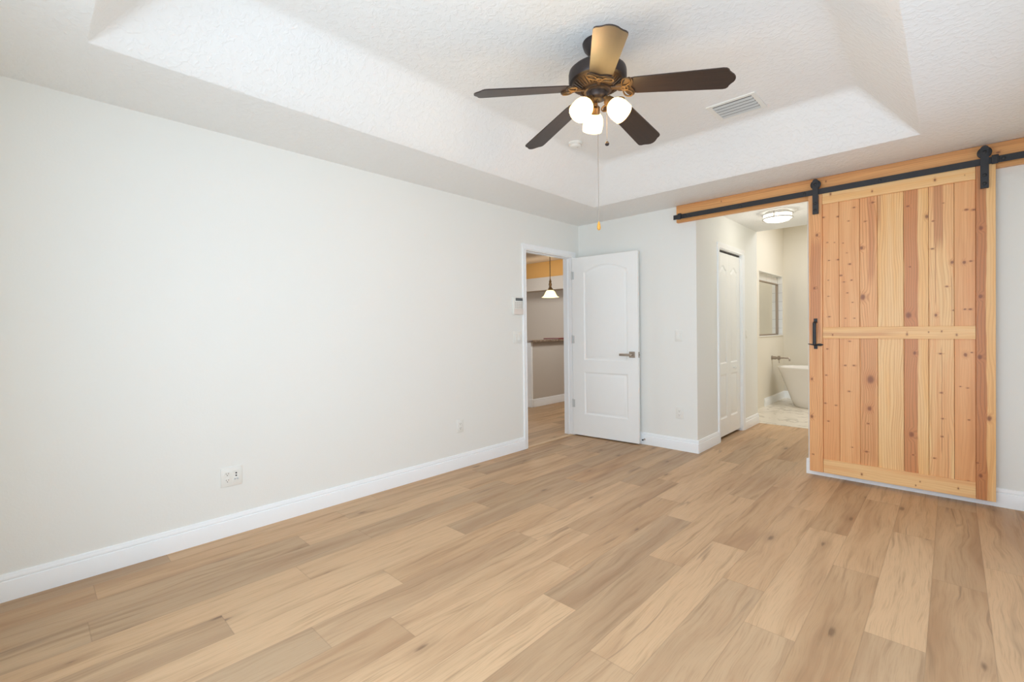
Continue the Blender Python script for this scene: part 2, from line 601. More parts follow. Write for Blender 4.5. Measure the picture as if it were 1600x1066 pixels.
bm, cells = build_floor()
cells(0.0, XR, YF, 0.0)
cells(HX0, HX1, 0.0, HY)
cells(0.55, HX0, TH, HY - 0.08)
mb = MB(); mb.bm.free(); mb.bm = bm
struct(mb.build('floor', MAT['floor'], fix=False), 'tan oak plank floor of the bedroom and short hall', 'floor')
bm, cells = build_floor()
cells(-5.0, 0.0, -2.0, 4.6)
mb = MB(); mb.bm.free(); mb.bm = bm
struct(mb.build('floor_kitchen', MAT['floor'], fix=False), 'tan oak plank floor beyond the open white door', 'floor')
mb = MB(); mb.box(BX - 0.2, 3.7, HY, BY + 0.1, -0.05, 0.004)
struct(mb.build('floor_bathroom', MAT['marble']), 'pale veined marble tile floor under the bathtub', 'floor')

# ------------------------------------------------------------------ walls
mb = MB()
mb.box(-TH, 0, YF - TH, DY0, 0, H + .02)
mb.box(-TH, 0, DY1, TH, 0, H + .02)
mb.box(-TH, 0, DY0, DY1, DZ, H + .02)
struct(mb.build('wall_left', MAT['wall']), 'long white bedroom wall with the doorway at its far end', 'wall')
mb = MB()
mb.box(0, HX0, 0, TH, 0, H + .02)
mb.box(HX1, XR + TH, 0, TH, 0, H + .02)
mb.box(HX0, HX1, 0, TH, 2.33, H + .02)
struct(mb.build('wall_back', MAT['wall']), 'white bedroom wall behind the open door and barn door', 'wall')
mb = MB()
mb.box(XR, XR + TH, YF - TH, -3.30, 0, 2.8)
mb.box(XR, XR + TH, -0.90, 0, 0, 2.8)
mb.box(XR, XR + TH, -3.30, -0.90, 0, 0.30)
mb.box(XR, XR + TH, -3.30, -0.90, 1.98, 2.8)
struct(mb.build('wall_right', MAT['wall']), 'white bedroom wall with the window beside the camera', 'wall')
mb = MB()
mb.box(-TH, 1.33, YF - TH, YF, 0, 2.8)
mb.box(3.62, XR + TH, YF - TH, YF, 0, 2.8)
mb.box(1.33, 3.62, YF - TH, YF, 0, 0.30)
mb.box(1.33, 3.62, YF - TH, YF, 2.28, 2.8)
struct(mb.build('wall_front', MAT['wall']), 'white bedroom wall with the window behind the camera', 'wall')
mb = MB()
mb.box(HX0 - TH, HX0, TH, CY0, 0, H + .02)
mb.box(HX0 - TH, HX0, CY1, HY, 0, H + .02)
mb.box(HX0 - TH, HX0, CY0, CY1, CZ, H + .02)
struct(mb.build('wall_hall', MAT['wall']), 'short white hall wall holding the narrow closet door', 'wall')
mb = MB()
mb.box(HX1, HX1 + TH, TH, HY, 0, H + .02)
struct(mb.build('wall_hall', MAT['wall']), 'white hall wall hidden behind the barn door', 'wall')
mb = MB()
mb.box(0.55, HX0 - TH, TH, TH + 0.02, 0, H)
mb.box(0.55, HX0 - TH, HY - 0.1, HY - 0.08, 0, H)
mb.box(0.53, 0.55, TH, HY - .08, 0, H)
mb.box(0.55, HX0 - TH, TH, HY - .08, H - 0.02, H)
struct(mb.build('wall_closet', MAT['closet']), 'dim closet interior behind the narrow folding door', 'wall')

# bathroom walls: left wall with the tiled niche
NY0, NY1, NZ0, NZ1, NX = 3.06, 4.38, 1.085, 2.075, 1.012
mb = MB()
mb.box(BX - 0.2, BX, HY, NY0, 0, 3.0)
mb.box(BX - 0.2, BX, NY1, BY, 0, 3.0)
mb.box(BX - 0.2, BX, NY0, NY1, 0, NZ0)
mb.box(BX - 0.2, BX, NY0, NY1, NZ1, 3.0)
mb.box(BX - 0.2, HX0, HY - 0.06, HY, H + .02, 3.0)
struct(mb.build('wall_bathroom', MAT['wall_bath']), 'cream bathroom wall with the recessed niche and faucet', 'wall')
mb = MB()
mb.box(BX - 0.2, NX, NY0, NY1, NZ0, NZ1)
mb.box(NX, BX + 0.001, NY1 - 0.006, NY1 + 0.001, NZ0, NZ1)
mb.box(NX, BX + 0.001, NY0 - 0.001, NY0 + 0.006, NZ0, NZ1)
mb.box(NX, BX + 0.001, NY0, NY1, NZ1 - 0.006, NZ1 + 0.001)
mb.box(NX, BX + 0.012, NY0, NY1 + 0.01, NZ0 - 0.012, NZ0 + 0.004, 0.002)
struct(mb.build('trim_1', MAT['subway']), 'white tile lining of the bathroom wall niche', 'tile lining')
mb = MB()
mb.box(BX - 0.2, 3.7, BY, BY + TH, 0, 3.0)
struct(mb.build('wall_bathroom', MAT['wall_bath']), 'cream bathroom wall behind the bathtub', 'wall')
mb = MB()
mb.box(3.6, 3.7, HY, BY, 0, 3.0)
mb.box(HX1, 3.6, HY - 0.06, HY, 0, 3.0)
mb.box(HX0, HX1, HY - 0.06, HY, H + .02, 3.0)
struct(mb.build('wall_bathroom', MAT['wall_bath']), 'cream bathroom wall on the hidden side past the barn door', 'wall')

# kitchen beyond the entry door
mb = MB()
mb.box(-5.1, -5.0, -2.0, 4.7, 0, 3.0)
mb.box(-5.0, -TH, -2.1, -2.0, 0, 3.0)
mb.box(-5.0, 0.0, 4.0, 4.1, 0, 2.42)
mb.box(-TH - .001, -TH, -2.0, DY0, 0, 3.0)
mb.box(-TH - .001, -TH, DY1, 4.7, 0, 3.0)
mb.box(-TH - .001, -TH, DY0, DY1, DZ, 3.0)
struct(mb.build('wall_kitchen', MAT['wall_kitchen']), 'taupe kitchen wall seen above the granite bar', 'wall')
mb = MB(); mb.box(-5.0, 0.0, 3.7, 4.0, 2.125, 2.42)
struct(mb.build('trim_2', MAT['wall_kitchen']), 'taupe soffit ledge above the kitchen wall', 'soffit')
mb = MB(); mb.box(-5.0, 0.0, 4.6, 4.7, 2.0, 3.0)
struct(mb.build('wall_kitchen', MAT['gold']), 'golden lit strip of wall above the kitchen ledge', 'wall')
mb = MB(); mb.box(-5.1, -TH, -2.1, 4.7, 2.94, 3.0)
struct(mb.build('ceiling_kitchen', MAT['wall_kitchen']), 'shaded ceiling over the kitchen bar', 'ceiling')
mb = MB()
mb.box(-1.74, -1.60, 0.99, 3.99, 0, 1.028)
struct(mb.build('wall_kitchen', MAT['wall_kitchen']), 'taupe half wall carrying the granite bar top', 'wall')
mb = MB()
mb.box(-1.757, -1.597, 0.955, 0.99, 0, 0.985, 0.003)
mb.box(-1.768, -1.590, 0.945, 0.99, 0, 0.125, 0.004)
mb.box(-1.768, -1.590, 0.945, 0.99, 0.985, 1.028, 0.004)
struct(mb.build('trim_3', MAT['trim']), 'white end post of the kitchen half wall', 'post')

# ------------------------------------------------------------------ ceilings
def tray_ceiling():
    bm = bmesh.new()
    LX0, LX1, LY0, LY1 = 0.607, 3.055, -4.32, -0.577
    top = 2.745
    prof = [(0.0, H, 0.006), (0.006, H + 0.004, 0.008), (0.05, 2.488, 0.03), (0.12, 2.562, 0.05), (0.20, 2.646, 0.05), (0.25, 2.699, 0.055)]
    n = 8
    for i in range(n + 1):
        s = i / n
        # quadratic curve from slope point to flat point through the corner
        p0, p1, p2 = Vector((0.268, 2.718)), Vector((0.294, top)), Vector((0.330, top))
        q = p0 * (1 - s) ** 2 + p1 * 2 * s * (1 - s) + p2 * s * s
        prof.append((q.x, q.y, 0.055 + 0.005 * s))
    K = 6

    def ring(d, z, r):
        pts = []
        x0, x1, y0, y1 = LX0 + d, LX1 - d, LY0 + d, LY1 - d
        for (ccx, ccy, a0) in ((x1 - r, y1 - r, 0), (x0 + r, y1 - r, 90), (x0 + r, y0 + r, 180), (x1 - r, y0 + r, 270)):
            for k in range(K + 1):
                a = math.radians(a0 + 90 * k / K)
                pts.append(bm.verts.new((ccx + r * math.cos(a), ccy + r * math.sin(a), z)))
        return pts
    rings = [ring(*p) for p in prof]
    N = len(rings[0])
    for A, B in zip(rings[:-1], rings[1:]):
        for i in range(N):
            f = bm.faces.new((A[i], A[(i + 1) % N], B[(i + 1) % N], B[i]))
            f.smooth = True
    bm.faces.new(rings[-1]).smooth = True
    # soffit: four quads outside the lip (a little oversize over the walls)
    O = [(XR + 0.02, 0.02), (-0.02, 0.02), (-0.02, YF - 0.02), (XR + 0.02, YF - 0.02)]
    ov = [bm.verts.new((x, y, H)) for x, y in O]
    A = rings[0]
    for q in range(4):
        q2 = (q + 1) % 4
        seg = [A[q * (K + 1) + k] for k in range(K + 1)]
        for k in range(K):
            bm.faces.new((ov[q], seg[k + 1], seg[k]))
        bm.faces.new((ov[q], ov[q2], A[q2 * (K + 1)], seg[K]))
    bmesh.ops.recalc_face_normals(bm, faces=bm.faces[:])
    if sum(f.normal.z for f in bm.faces) > 0:
        bmesh.ops.reverse_faces(bm, faces=bm.faces[:])
    me = bpy.data.meshes.new('ceiling')
    bm.to_mesh(me)
    bm.free()
    me.materials.append(MAT['ceiling'])
    me.set_sharp_from_angle(angle=math.radians(40))
    for p in me.polygons:
        if all(abs(me.vertices[v].co.z - H) < 1e-5 for v in p.vertices):
            p.use_smooth = False
    o = bpy.data.objects.new('ceiling', me)
    COL.objects.link(o)
    return o


struct(tray_ceiling(), 'white textured tray ceiling over the bedroom', 'ceiling')
mb = MB(); mb.box(HX0 - .02, HX1 + .02, 0.02, HY, H, H + 0.02)
struct(mb.build('ceiling_hall', MAT['ceiling']), 'flat white ceiling of the short hall', 'ceiling')
mb = MB(); mb.box(BX - 0.2, 3.7, HY - .06, BY, 2.98, 3.02)
struct(mb.build('ceiling_bathroom', MAT['wall_bath']), 'higher ceiling over the bathroom', 'ceiling')

# ------------------------------------------------------------------ baseboards and casings
BB = [(0, 0), (0.0155, 0.0), (0.0155, 0.090), (0.0145, 0.0925), (0.0090, 0.0945), (0.0090, 0.0975), (0.0125, 0.0995), (0.0130, 0.104), (0.0095, 0.112), (0.0080, 0.116), (0.0080, 0.120), (0.0055, 0.124), (0.0, 0.125)]


def baseboard(name, runs, label, mat=None):
    """runs: (start, end, outward normal); the profile is swept between them, square ends"""
    mb = MB()
    for (a, b, nrm) in runs:
        a, b, nv = Vector(a + (0,)), Vector(b + (0,)), Vector(nrm + (0,))
        mb.prism([a + nv * d + Vector((0, 0, z)) for d, z in BB], b - a)
    return struct(mb.build(name, mat or MAT['trim'], smooth=35), label, 'baseboard')


baseboard('baseboard_left', [((0, YF), (0, DY0 - 0.055), (1, 0))], 'long white baseboard under the plain bedroom wall')
baseboard('baseboard_back', [((0.09, 0), (HX0 + 0.014, 0), (0, -1)), ], 'white baseboard between the open door and the hall corner')
baseboard('baseboard_back', [((HX1 - 0.014, 0), (XR, 0), (0, -1)), ((HX1, 0), (HX1, HY), (-1, 0))], 'white baseboard running behind the barn door')
baseboard('baseboard_right', [((XR, YF), (XR, 0), (-1, 0))], 'white baseboard under the window beside the camera')
baseboard('baseboard_front', [((0, YF), (XR, YF), (0, 1))], 'white baseboard under the window behind the camera')
baseboard('baseboard_hall', [((HX0, 0), (HX0, CY0 - 0.058), (1, 0))], 'short white baseboard at the hall corner before the closet')
baseboard('baseboard_hall', [((HX0, CY1 + 0.058), (HX0, HY), (1, 0))], 'short white baseboard past the closet door')
baseboard('baseboard_bathroom', [((BX, 3.29), (BX, BY), (1, 0)), ((BX, BY), (3.6, BY), (0, -1))], 'white baseboard in the bathroom around the bathtub')
baseboard('baseboard_kitchen', [((-1.60, 0.99), (-1.60, 3.99), (1, 0))], 'white baseboard along the taupe kitchen half wall')

CAS = [(0, 0), (0, 0.008), (0.006, 0.011), (0.012, 0.008), (0.022, 0.011), (0.040, 0.016), (0.052, 0.017), (0.057, 0.013), (0.057, 0)]


def casing(name, label, plane, n, y0, y1, ztop, depth):
    """door casing round an opening in a wall of constant x = plane, outward normal n (+1/-1), with the jambs"""
    mb = MB()
    rv = 0.005
    # legs
    for ye, s in ((y0 - rv, -1), (y1 + rv, 1)):
        mb.prism([(plane + n * h, ye + s * d, 0) for d, h in CAS], (0, 0, ztop + rv))
    mb.prism([(plane + n * h, y0 - rv - 0.057, ztop + rv + d) for d, h in CAS], (0, y1 - y0 + 2 * rv + 0.114, 0))
    # jamb boards and stops
    x0, x1 = sorted((plane, plane - n * depth))
    for ya, yb in ((y0 - 0.001, y0 + 0.004), (y1 - 0.004, y1 + 0.001)):
        mb.box(x0 - .001, x1 + .001, ya, yb, 0, ztop)
    mb.box(x0 - .001, x1 + .001, y0, y1, ztop - 0.004, ztop + 0.001)
    xs = plane - n * 0.05
    xa, xb = sorted((xs, xs - n * 0.03))
    mb.box(xa, xb, y0, y0 + 0.011, 0, ztop, 0.002)
    mb.box(xa, xb, y1 - 0.011, y1, 0, ztop, 0.002)
    mb.box(xa, xb, y0 + 0.011, y1 - 0.011, ztop - 0.011, ztop, 0.002)
    return struct(mb.build(name, MAT['trim'], smooth=35), label, 'door casing')


casing('trim_4', 'white casing and jamb around the open entry doorway', 0.0, 1, DY0, DY1, DZ, TH)
casing('trim_5', 'white casing around the narrow closet door', HX0, 1, CY0, CY1, CZ, TH)
t = NT('pale_wood_threshold')
o = t.sep(t.obj())
g = t.noise(t.xyz(t.math('MULTIPLY', o[0], 200.0), t.math('MULTIPLY', o[1], 8.0), 0.0), 1.0, 3.0)
t.set(Base_Color=t.mix(g, lin((206, 172, 132)), lin((226, 198, 160))), Roughness=0.45)
mb = MB(); mb.box(-0.040, 0.012, DY0 + .004, DY1 - .004, 0.0, 0.008, 0.003)
struct(mb.build('trim_6', t.m), 'pale wooden threshold strip in the entry doorway', 'threshold')

# windows beside and behind the camera (the daylight comes through them)
def window(name, label, along, plane, a0, a1, z0, z1):
    root = thing(name, label, 'window', kind='structure')

    def bx(m, a, b, z_0, z_1, d0, d1, bev=0.003):
        if along == 'y':
            m.box(plane + d0, plane + d1, a, b, z_0, z_1, bev)
        else:
            m.box(a, b, plane - d1, plane - d0, z_0, z_1, bev)
    f = MB()
    for a, b in ((a0, a0 + .05), (a1 - .05, a1), ((a0 + a1) / 2 - .025, (a0 + a1) / 2 + .025)):
        bx(f, a, b, z0, z1, 0.05, 0.10)
    for za, zb in ((z0, z0 + .05), (z1 - .05, z1)):
        bx(f, a0, a1, za, zb, 0.05, 0.10)
    f.build('window_frame', MAT['trim'], root)
    s = MB()
    bx(s, a0 - .03, a1 + .03, z0 - .02, z0 + .005, -0.03, 0.05)
    s.build('window_sill', MAT['trim'], root)
    return root


window('window_1', 'wide white framed window in the wall beside the camera', 'y', XR, -3.30, -0.90, 0.30, 1.98)
window('window_2', 'wide white framed window in the wall behind the camera', 'x', YF, 1.33, 3.62, 0.30, 2.28)


# ------------------------------------------------------------------ moulded door panels
def arch_outline(u0, u1, z0, z1, rise, n=18, ogee=False):
    """panel outline, counter-clockwise, straight bottom, arched top (z1 = height at the shoulders)"""
    pts = [(u0, z0), (u1, z0)]
    if rise <= 0:
        return pts + [(u1, z1), (u0, z1)]
    for i in range(n + 1):
        s = i / n
        u = u1 + (u0 - u1) * s
        k = math.sin(math.pi * s)
        if ogee:
            k = 0.5 - 0.5 * math.cos(2 * math.pi * s)
            k = k ** 1.25
        pts.append((u, z1 + rise * k))
    return pts


def inset(pts, d):
    n = len(pts)
    out = []
    for i in range(n):
        p0, p1, p2 = Vector(pts[i - 1]), Vector(pts[i]), Vector(pts[(i + 1) % n])
        e1, e2 = (p1 - p0).normalized(), (p2 - p1).normalized()
        n1, n2 = Vector((-e1.y, e1.x)), Vector((-e2.y, e2.x))
        b = n1 + n2
        b = b / max(b.dot(n1), 0.25) / 1.0 if b.length > 1e-6 else n1
        out.append(tuple(p1 + b * d))
    return out


def moulded_leaf(W_, Z0, Z1, T, panels, name, mat, parent):
    """door leaf in local (u along width, v thickness: front face at v=0, back v=T); moulded panels on the front face"""
    bm = bmesh.new()
    # front face with holes: triangulate the frame via bridging outlines
    outer = [bm.verts.new((u, 0, z)) for u, z in ((0, Z0), (W_, Z0), (W_, Z1), (0, Z1))]
    edges = [bm.edges.new((outer[i], outer[(i + 1) % 4])) for i in range(4)]
    loops = []
    for pts in panels:
        vs = [bm.verts.new((u, 0, z)) for u, z in pts]
        edges += [bm.edges.new((vs[i], vs[(i + 1) % len(vs)])) for i in range(len(vs))]
        loops.append((pts, vs))
    bmesh.ops.triangle_fill(bm, use_beauty=True, use_dissolve=False, edges=edges)
    # moulding profile: groove then raised field
    prof = [(0.006, 0.004), (0.014, 0.0085), (0.020, 0.009), (0.027, 0.0065), (0.045, 0.0015), (0.048, 0.001)]
    for pts, vs in loops:
        prev = vs
        for d, h in prof:
            q = inset(pts, d)
            cur = [bm.verts.new((u, h, z)) for u, z in q]
            for i in range(len(cur)):
                j = (i + 1) % len(cur)
                f = bm.faces.new((prev[i], prev[j], cur[j], cur[i]))
                f.smooth = True
            prev = cur
        bm.faces.new(prev)
    # remove faces that filled the panel areas on the front plane (only those fully on panel loops)
    hole = []
    for f in bm.faces:
        if all(abs(v.co.y) < 1e-7 for v in f.verts):
            c = f.calc_center_median()
            for pts, _ in loops:
                ins = False
                n = len(pts)
                for i in range(n):
                    (xa, za), (xb, zb) = pts[i], pts[(i + 1) % n]
                    if (za > c.z) != (zb > c.z) and c.x < (xb - xa) * (c.z - za) / (zb - za) + xa:
                        ins = not ins
                if ins:
                    hole.append(f)
                    break
    bmesh.ops.delete(bm, geom=hole, context='FACES')
    back = [bm.verts.new((v.co.x, T, v.co.z)) for v in outer]
    for i in range(4):
        j = (i + 1) % 4
        bm.faces.new((outer[j], outer[i], back[i], back[j]))
    bm.faces.new(list(reversed(back)))
    bmesh.ops.recalc_face_normals(bm, faces=bm.faces[:])
    me = bpy.data.meshes.new(name)
    bm.to_mesh(me)
    bm.free()
    me.materials.append(mat)
    me.set_sharp_from_angle(angle=math.radians(30))
    o = bpy.data.objects.new(name, me)
    COL.objects.link(o)
    o.parent = parent
    return o


# entry door, swung open against the back wall
d1 = thing('door_1', 'white two-panel interior door standing open beside the doorway', 'door', (0.012, -0.150, 0), kind='structure')
d1.rotation_euler = (0, 0, math.radians(4.7))
up_ = arch_outline(0.150, 0.680, 0.876, 1.872, 0.073)
lo_ = arch_outline(0.150, 0.680, 0.257, 0.740, 0)
moulded_leaf(0.797, 0.014, 2.046, 0.035, [up_, lo_], 'door_leaf', MAT['door'], d1)
mb = MB()
mb.box(0.699, 0.763, -0.009, 0.0, 0.919, 0.983, 0.002)
hd = mb.build('door_handle', MAT['nickel'], d1)
hd['label'] = 'brushed nickel square handle plate'
mb = MB()
mb.lathe([(0, 0), (0.011, 0), (0.011, 0.045), (0, 0.045)], 20, (0.731, -0.008, 0.951), (0, -1, 0))
mb.box(0.605, 0.744, -0.056, -0.044, 0.938, 0.962, 0.003)
mb.build('lever', MAT['nickel'], hd, smooth=40)
mb = MB(); mb.box(0.7968, 0.7985, 0.005, 0.030, 0.92, 0.98, 0.0005)
mb.box(0.798, 0.806, 0.010, 0.024, 0.942, 0.958, 0.002)
mb.build('latch_plate', MAT['nickel'], d1)
for hz in (1.845, 1.11, 0.372):
    mb = MB()
    mb.lathe([(0, -0.045), (0.006, -0.045), (0.006, 0.045), (0, 0.045)], 14, (-0.004, -0.004, hz))
    mb.lathe([(0, 0.045), (0.004, 0.045), (0.004, 0.05), (0, 0.052)], 14, (-0.004, -0.004, hz))
    mb.box(-0.002, 0.024, -0.0015, 0.001, hz - 0.044, hz + 0.044, 0.0005)
    mb.build('hinge', MAT['louver'], d1, smooth=40)

# folding closet door: two leaves
d2 = thing('door_2', 'narrow white folding closet door with arched panels', 'door', (HX0 - 0.022, CY0, 0), kind='structure')
d2.rotation_euler = (0, 0, math.radians(90))
Wc = (CY1 - CY0 - 0.008) / 2
for k in range(2):
    lf = thing('door_leaf', '', '')
    del lf['label'], lf['category']
    u0 = 0.065 if k == 0 else 0.050
    o = moulded_leaf(Wc - 0.002, 0.030, 2.048, 0.030,
                     [arch_outline(u0, u0 + 0.225, 0.828, 1.868, 0.050, 20, True), arch_outline(u0, u0 + 0.225, 0.222, 0.708, 0)],
                     'door_leaf', MAT['door'], d2)
    bpy.data.objects.remove(lf)
    o.location = (0.003 + k * Wc, 0, 0)
    if k == 1:
        mb = MB()
        mb.lathe([(0, 0), (0.009, 0), (0.008, 0.012), (0.016, 0.020), (0.018, 0.028), (0.014, 0.036), (0, 0.039)], 20, (0.128, 0, 0.768), (0, -1, 0))
        mb.build('knob', MAT['plastic'], o, smooth=50)
mb = MB(); mb.box(0.003, CY1 - CY0 - 0.003, 0.004, 0.026, 2.058, 2.072)
mb.build('top_track', MAT['slot'], d2)

# ------------------------------------------------------------------ barn door
PX, PY = 2.344, -0.085       # left edge, front face of the stiles
bd = thing('sliding_barn_door', 'knotty pine plank barn door hanging from the black track', 'door', (PX, PY, 0))
KN = {
'SL': [(0.059,1.968,0.011),(0.038,1.54,0.01),(0.019,0.799,0.009),(0.017,0.492,0.012),(0.024,0.183,0.006)],
'B1': [(0.102,2.106,0.007),(0.198,2.096,0.007),(0.126,1.901,0.005),(0.174,1.894,0.004),(0.137,1.756,0.005),(0.197,1.756,0.007),(0.131,1.598,0.004),(0.13,1.469,0.005),(0.136,1.305,0.006),(0.123,1.047,0.006),(0.115,0.835,0.006),(0.107,0.608,0.006),(0.179,0.598,0.006),(0.128,0.466,0.006)],
'B2': [(0.3,2.148,0.006),(0.265,2.049,0.005),(0.229,1.882,0.004),(0.253,1.802,0.004),(0.272,1.713,0.007),(0.216,1.629,0.007),(0.233,1.576,0.006),(0.256,1.489,0.005),(0.288,1.413,0.004),(0.242,1.29,0.005),(0.299,1.289,0.005),(0.283,1.586,0.005),(0.239,0.919,0.007),(0.296,0.921,0.007),(0.264,0.717,0.007),(0.269,1.109,0.006),(0.283,0.28,0.005)],
'B3': [(0.414,2.164,0.008),(0.368,2.029,0.006),(0.345,1.829,0.012),(0.353,1.45,0.019),(0.398,0.819,0.027),(0.391,0.596,0.016),(0.384,0.479,0.007),(0.37,0.261,0.008)],
'B4': [],
'B5': [(0.619,2.097,0.008),(0.628,1.655,0.005),(0.620,1.303,0.020),(0.721,2.004,0.012),(0.653,1.028,0.011),(0.634,0.433,0.017),(0.642,0.285,0.005)],
'B6': [(0.754,1.966,0.006),(0.749,1.77,0.007),(0.806,2.083,0.004),(0.823,1.498,0.007),(0.851,1.664,0.01),(0.767,1.299,0.009),(0.857,1.33,0.005),(0.791,1.027,0.007),(0.794,0.751,0.007),(0.801,0.569,0.006),(0.798,0.442,0.006),(0.756,0.282,0.006)],
'B7': [(0.922,2.015,0.008),(0.957,2.008,0.008),(0.911,1.657,0.01),(0.944,1.662,0.006),(0.913,1.335,0.006),(0.939,1.334,0.007),(0.916,1.023,0.011),(0.947,1.039,0.005),(0.926,0.795,0.005),(0.891,0.803,0.004),(0.933,0.577,0.005),(0.893,0.143,0.007),(0.928,0.154,0.007)],
'SR': [(0.991,1.878,0.013),(0.988,1.419,0.012),(0.985,1.011,0.014),(1.029,0.601,0.014),(0.988,0.208,0.012),(0.972,0.293,0.006)],
'RT': [(0.764,2.252,0.008),(0.914,2.249,0.003),(0.413,2.246,0.006),(0.151,2.279,0.008)],
'RM': [(0.16,1.161,0.006),(0.612,1.164,0.007),(0.729,1.18,0.004),(0.797,1.184,0.005),(0.873,1.16,0.006)],
'RB': [(0.343,0.084,0.007),(0.681,0.101,0.004),(0.657,0.068,0.004),(0.879,0.098,0.005)]}
TAN, PALE, ROSE, GOLD = lin((234, 178, 122)), lin((240, 198, 140)), lin((227, 164, 108)), lin((238, 187, 122))
HEART = (198, 124, 74)
bx_ = [0.0, 0.093, 0.203, 0.334, 0.442, 0.593, 0.729, 0.861, 0.967, 1.060]
PM = {
 'SL': pine('pine_stile', TAN, ROSE, KN['SL'], [(0.012, 0.085, 0.03, (196, 128, 84), 0.65, 1.05, 2.0)], seed=1.3),
 'B1': pine('pine_plank_pink', TAN, ROSE, KN['B1'], seed=2.1, grain=0.35),
 'B2': pine('pine_plank_rose', TAN, ROSE, KN['B2'], seed=3.7, grain=0.4),
 'B3': pine('pine_plank_figured', TAN, ROSE, KN['B3'], [(0.385, 0.425, 0.03, (196, 130, 84), 0.55, 1.5, 2.3), (0.340, 0.432, 0.02, (200, 138, 88), 0.45, 0.1, 1.25)], seed=4.9, grain=1.2),
 'B4': pine('pine_plank_pale', PALE, GOLD, KN['B4'], [(0.437, 0.466, 0.02, (196, 132, 84), 0.6, 1.9, 2.3)], seed=5.4, grain=0.75),
 'B5': pine('pine_plank_banded', PALE, GOLD, KN['B5'], [(0.593, 0.672, 0.022, HEART, 0.82, -0.2, 2.5)], seed=6.2, grain=0.6),
 'B6': pine('pine_plank_streaked', PALE, TAN, KN['B6'], [(0.756, 0.806, 0.012, (190, 122, 78), 0.7, 1.72, 2.5)], seed=7.8, grain=0.6,
            streaks=[(0.797, 0.30, 1.10, 0.004), (0.765, 1.35, 1.85, 0.004), (0.848, 1.2, 1.6, 0.003), (0.83, 0.12, 0.5, 0.003)]),
 'B7': pine('pine_plank_tan', ROSE, TAN, KN['B7'], seed=8.5, grain=0.3),
 'SR': pine('pine_stile_banded', PALE, GOLD, KN['SR'], [(0.960, 1.018, 0.03, (188, 114, 64), 0.85, -0.2, 2.5)], seed=9.1, grain=0.4),
 'RT': pine('pine_rail_top', PALE, GOLD, KN['RT'], horiz=True, seed=10.2, grain=0.3),
 'RM': pine('pine_rail_middle', PALE, GOLD, KN['RM'], [(1.150, 1.178, 0.02, (206, 142, 92), 0.6, -0.2, 0.6)], horiz=True, seed=11.6, grain=0.35),
 'RB': pine('pine_rail_bottom', PALE, TAN, KN['RB'], horiz=True, seed=12.9, grain=0.3),
}
Z0, Z1 = 0.046, 2.300
for k, key in ((0, 'SL'), (8, 'SR')):
    mb = MB(); mb.box(bx_[k], bx_[k + 1], 0, 0.038, Z0, Z1, 0.0015)
    mb.build('stile', PM[key], bd)
for key, z0, z1 in (('RT', 2.209, Z1), ('RM', 1.131, 1.221), ('RB', Z0, 0.156)):
    mb = MB(); mb.box(0.0945, 0.9655, 0.002, 0.030, z0, z1, 0.0015)
    mb.build('rail', PM[key], bd)
for k in range(1, 8):
    mb = MB(); mb.box(bx_[k] + 0.0008, bx_[k + 1] - 0.0008, 0.014, 0.034, Z0 + 0.06, Z1 - 0.04, 0.0022)
    p = mb.build('plank', PM['B%d' % k], bd)
    if k == 5:
        p['label'] = 'plank with a broad dark heartwood band'
# hangers
for hx in (0.052, 1.008):
    pts = []
    zc = 2.398
    for i in range(13):
        a = math.pi * i / 12
        pts.append((hx + 0.020 * math.cos(a), -0.022, zc + 0.020 * math.sin(a)))
    pts += [(hx - 0.020, -0.022, 2.137), (hx + 0.020, -0.022, 2.137)]
    mb = MB(); mb.prism(pts, (0, 0.006, 0))
    # tail against the door face and the fold
    mb.box(hx - 0.020, hx + 0.020, -0.0165, 0.0, 2.137, 2.285, 0.001)
    st = mb.build('hanger_strap', MAT['black'], bd, smooth=30)
    mb = MB()
    mb.lathe([(0, 0), (0.032, 0), (0.036, 0.003), (0.036, 0.006), (0.032, 0.009), (0.032, 0.013), (0.036, 0.016), (0.036, 0.019), (0.032, 0.022), (0, 0.022)], 36, (hx, -0.0152, 2.3745), (0, 1, 0))
    mb.build('wheel', MAT['black'], st, smooth=40)
    for bz in (2.3745, 2.222, 2.166):
        mb = MB()
        mb.lathe([(0, 0.009), (0.006, 0.008), (0.011, 0.004), (0.011, 0), (0, 0)], 16, (hx, -0.022, bz), (0, -1, 0))
        mb.build('bolt', MAT['black'], st, smooth=40)
# pull handle and thumb latch
hx = 0.045
mb = MB()
mb.box(hx - 0.011, hx + 0.014, -0.005, 0, 1.258, 1.293, 0.0015)
mb.box(hx - 0.011, hx + 0.014, -0.005, 0, 1.046, 1.080, 0.0015)
mb.tube([(hx, 0, 1.262), (hx, -0.03, 1.262), (hx, -0.042, 1.254), (hx, -0.044, 1.20), (hx, -0.044, 1.13), (hx, -0.042, 1.086), (hx, -0.03, 1.078), (hx, 0, 1.078)], 0.007, 14, flat=1.8, up=(1, 0, 0))
ph = mb.build('pull_handle', MAT['black'], bd, smooth=45)
mb = MB()
mb.tube([(-0.004, -0.014, 1.086), (0.02, -0.012, 1.082), (0.05, -0.010, 1.081), (0.066, -0.010, 1.080), (0.080, -0.010, 1.080), (0.100, -0.010, 1.081)], [0.003, 0.005, 0.004, 0.009, 0.010, 0.003], 12)
mb.build('thumb_latch', MAT['black'], bd, smooth=45)

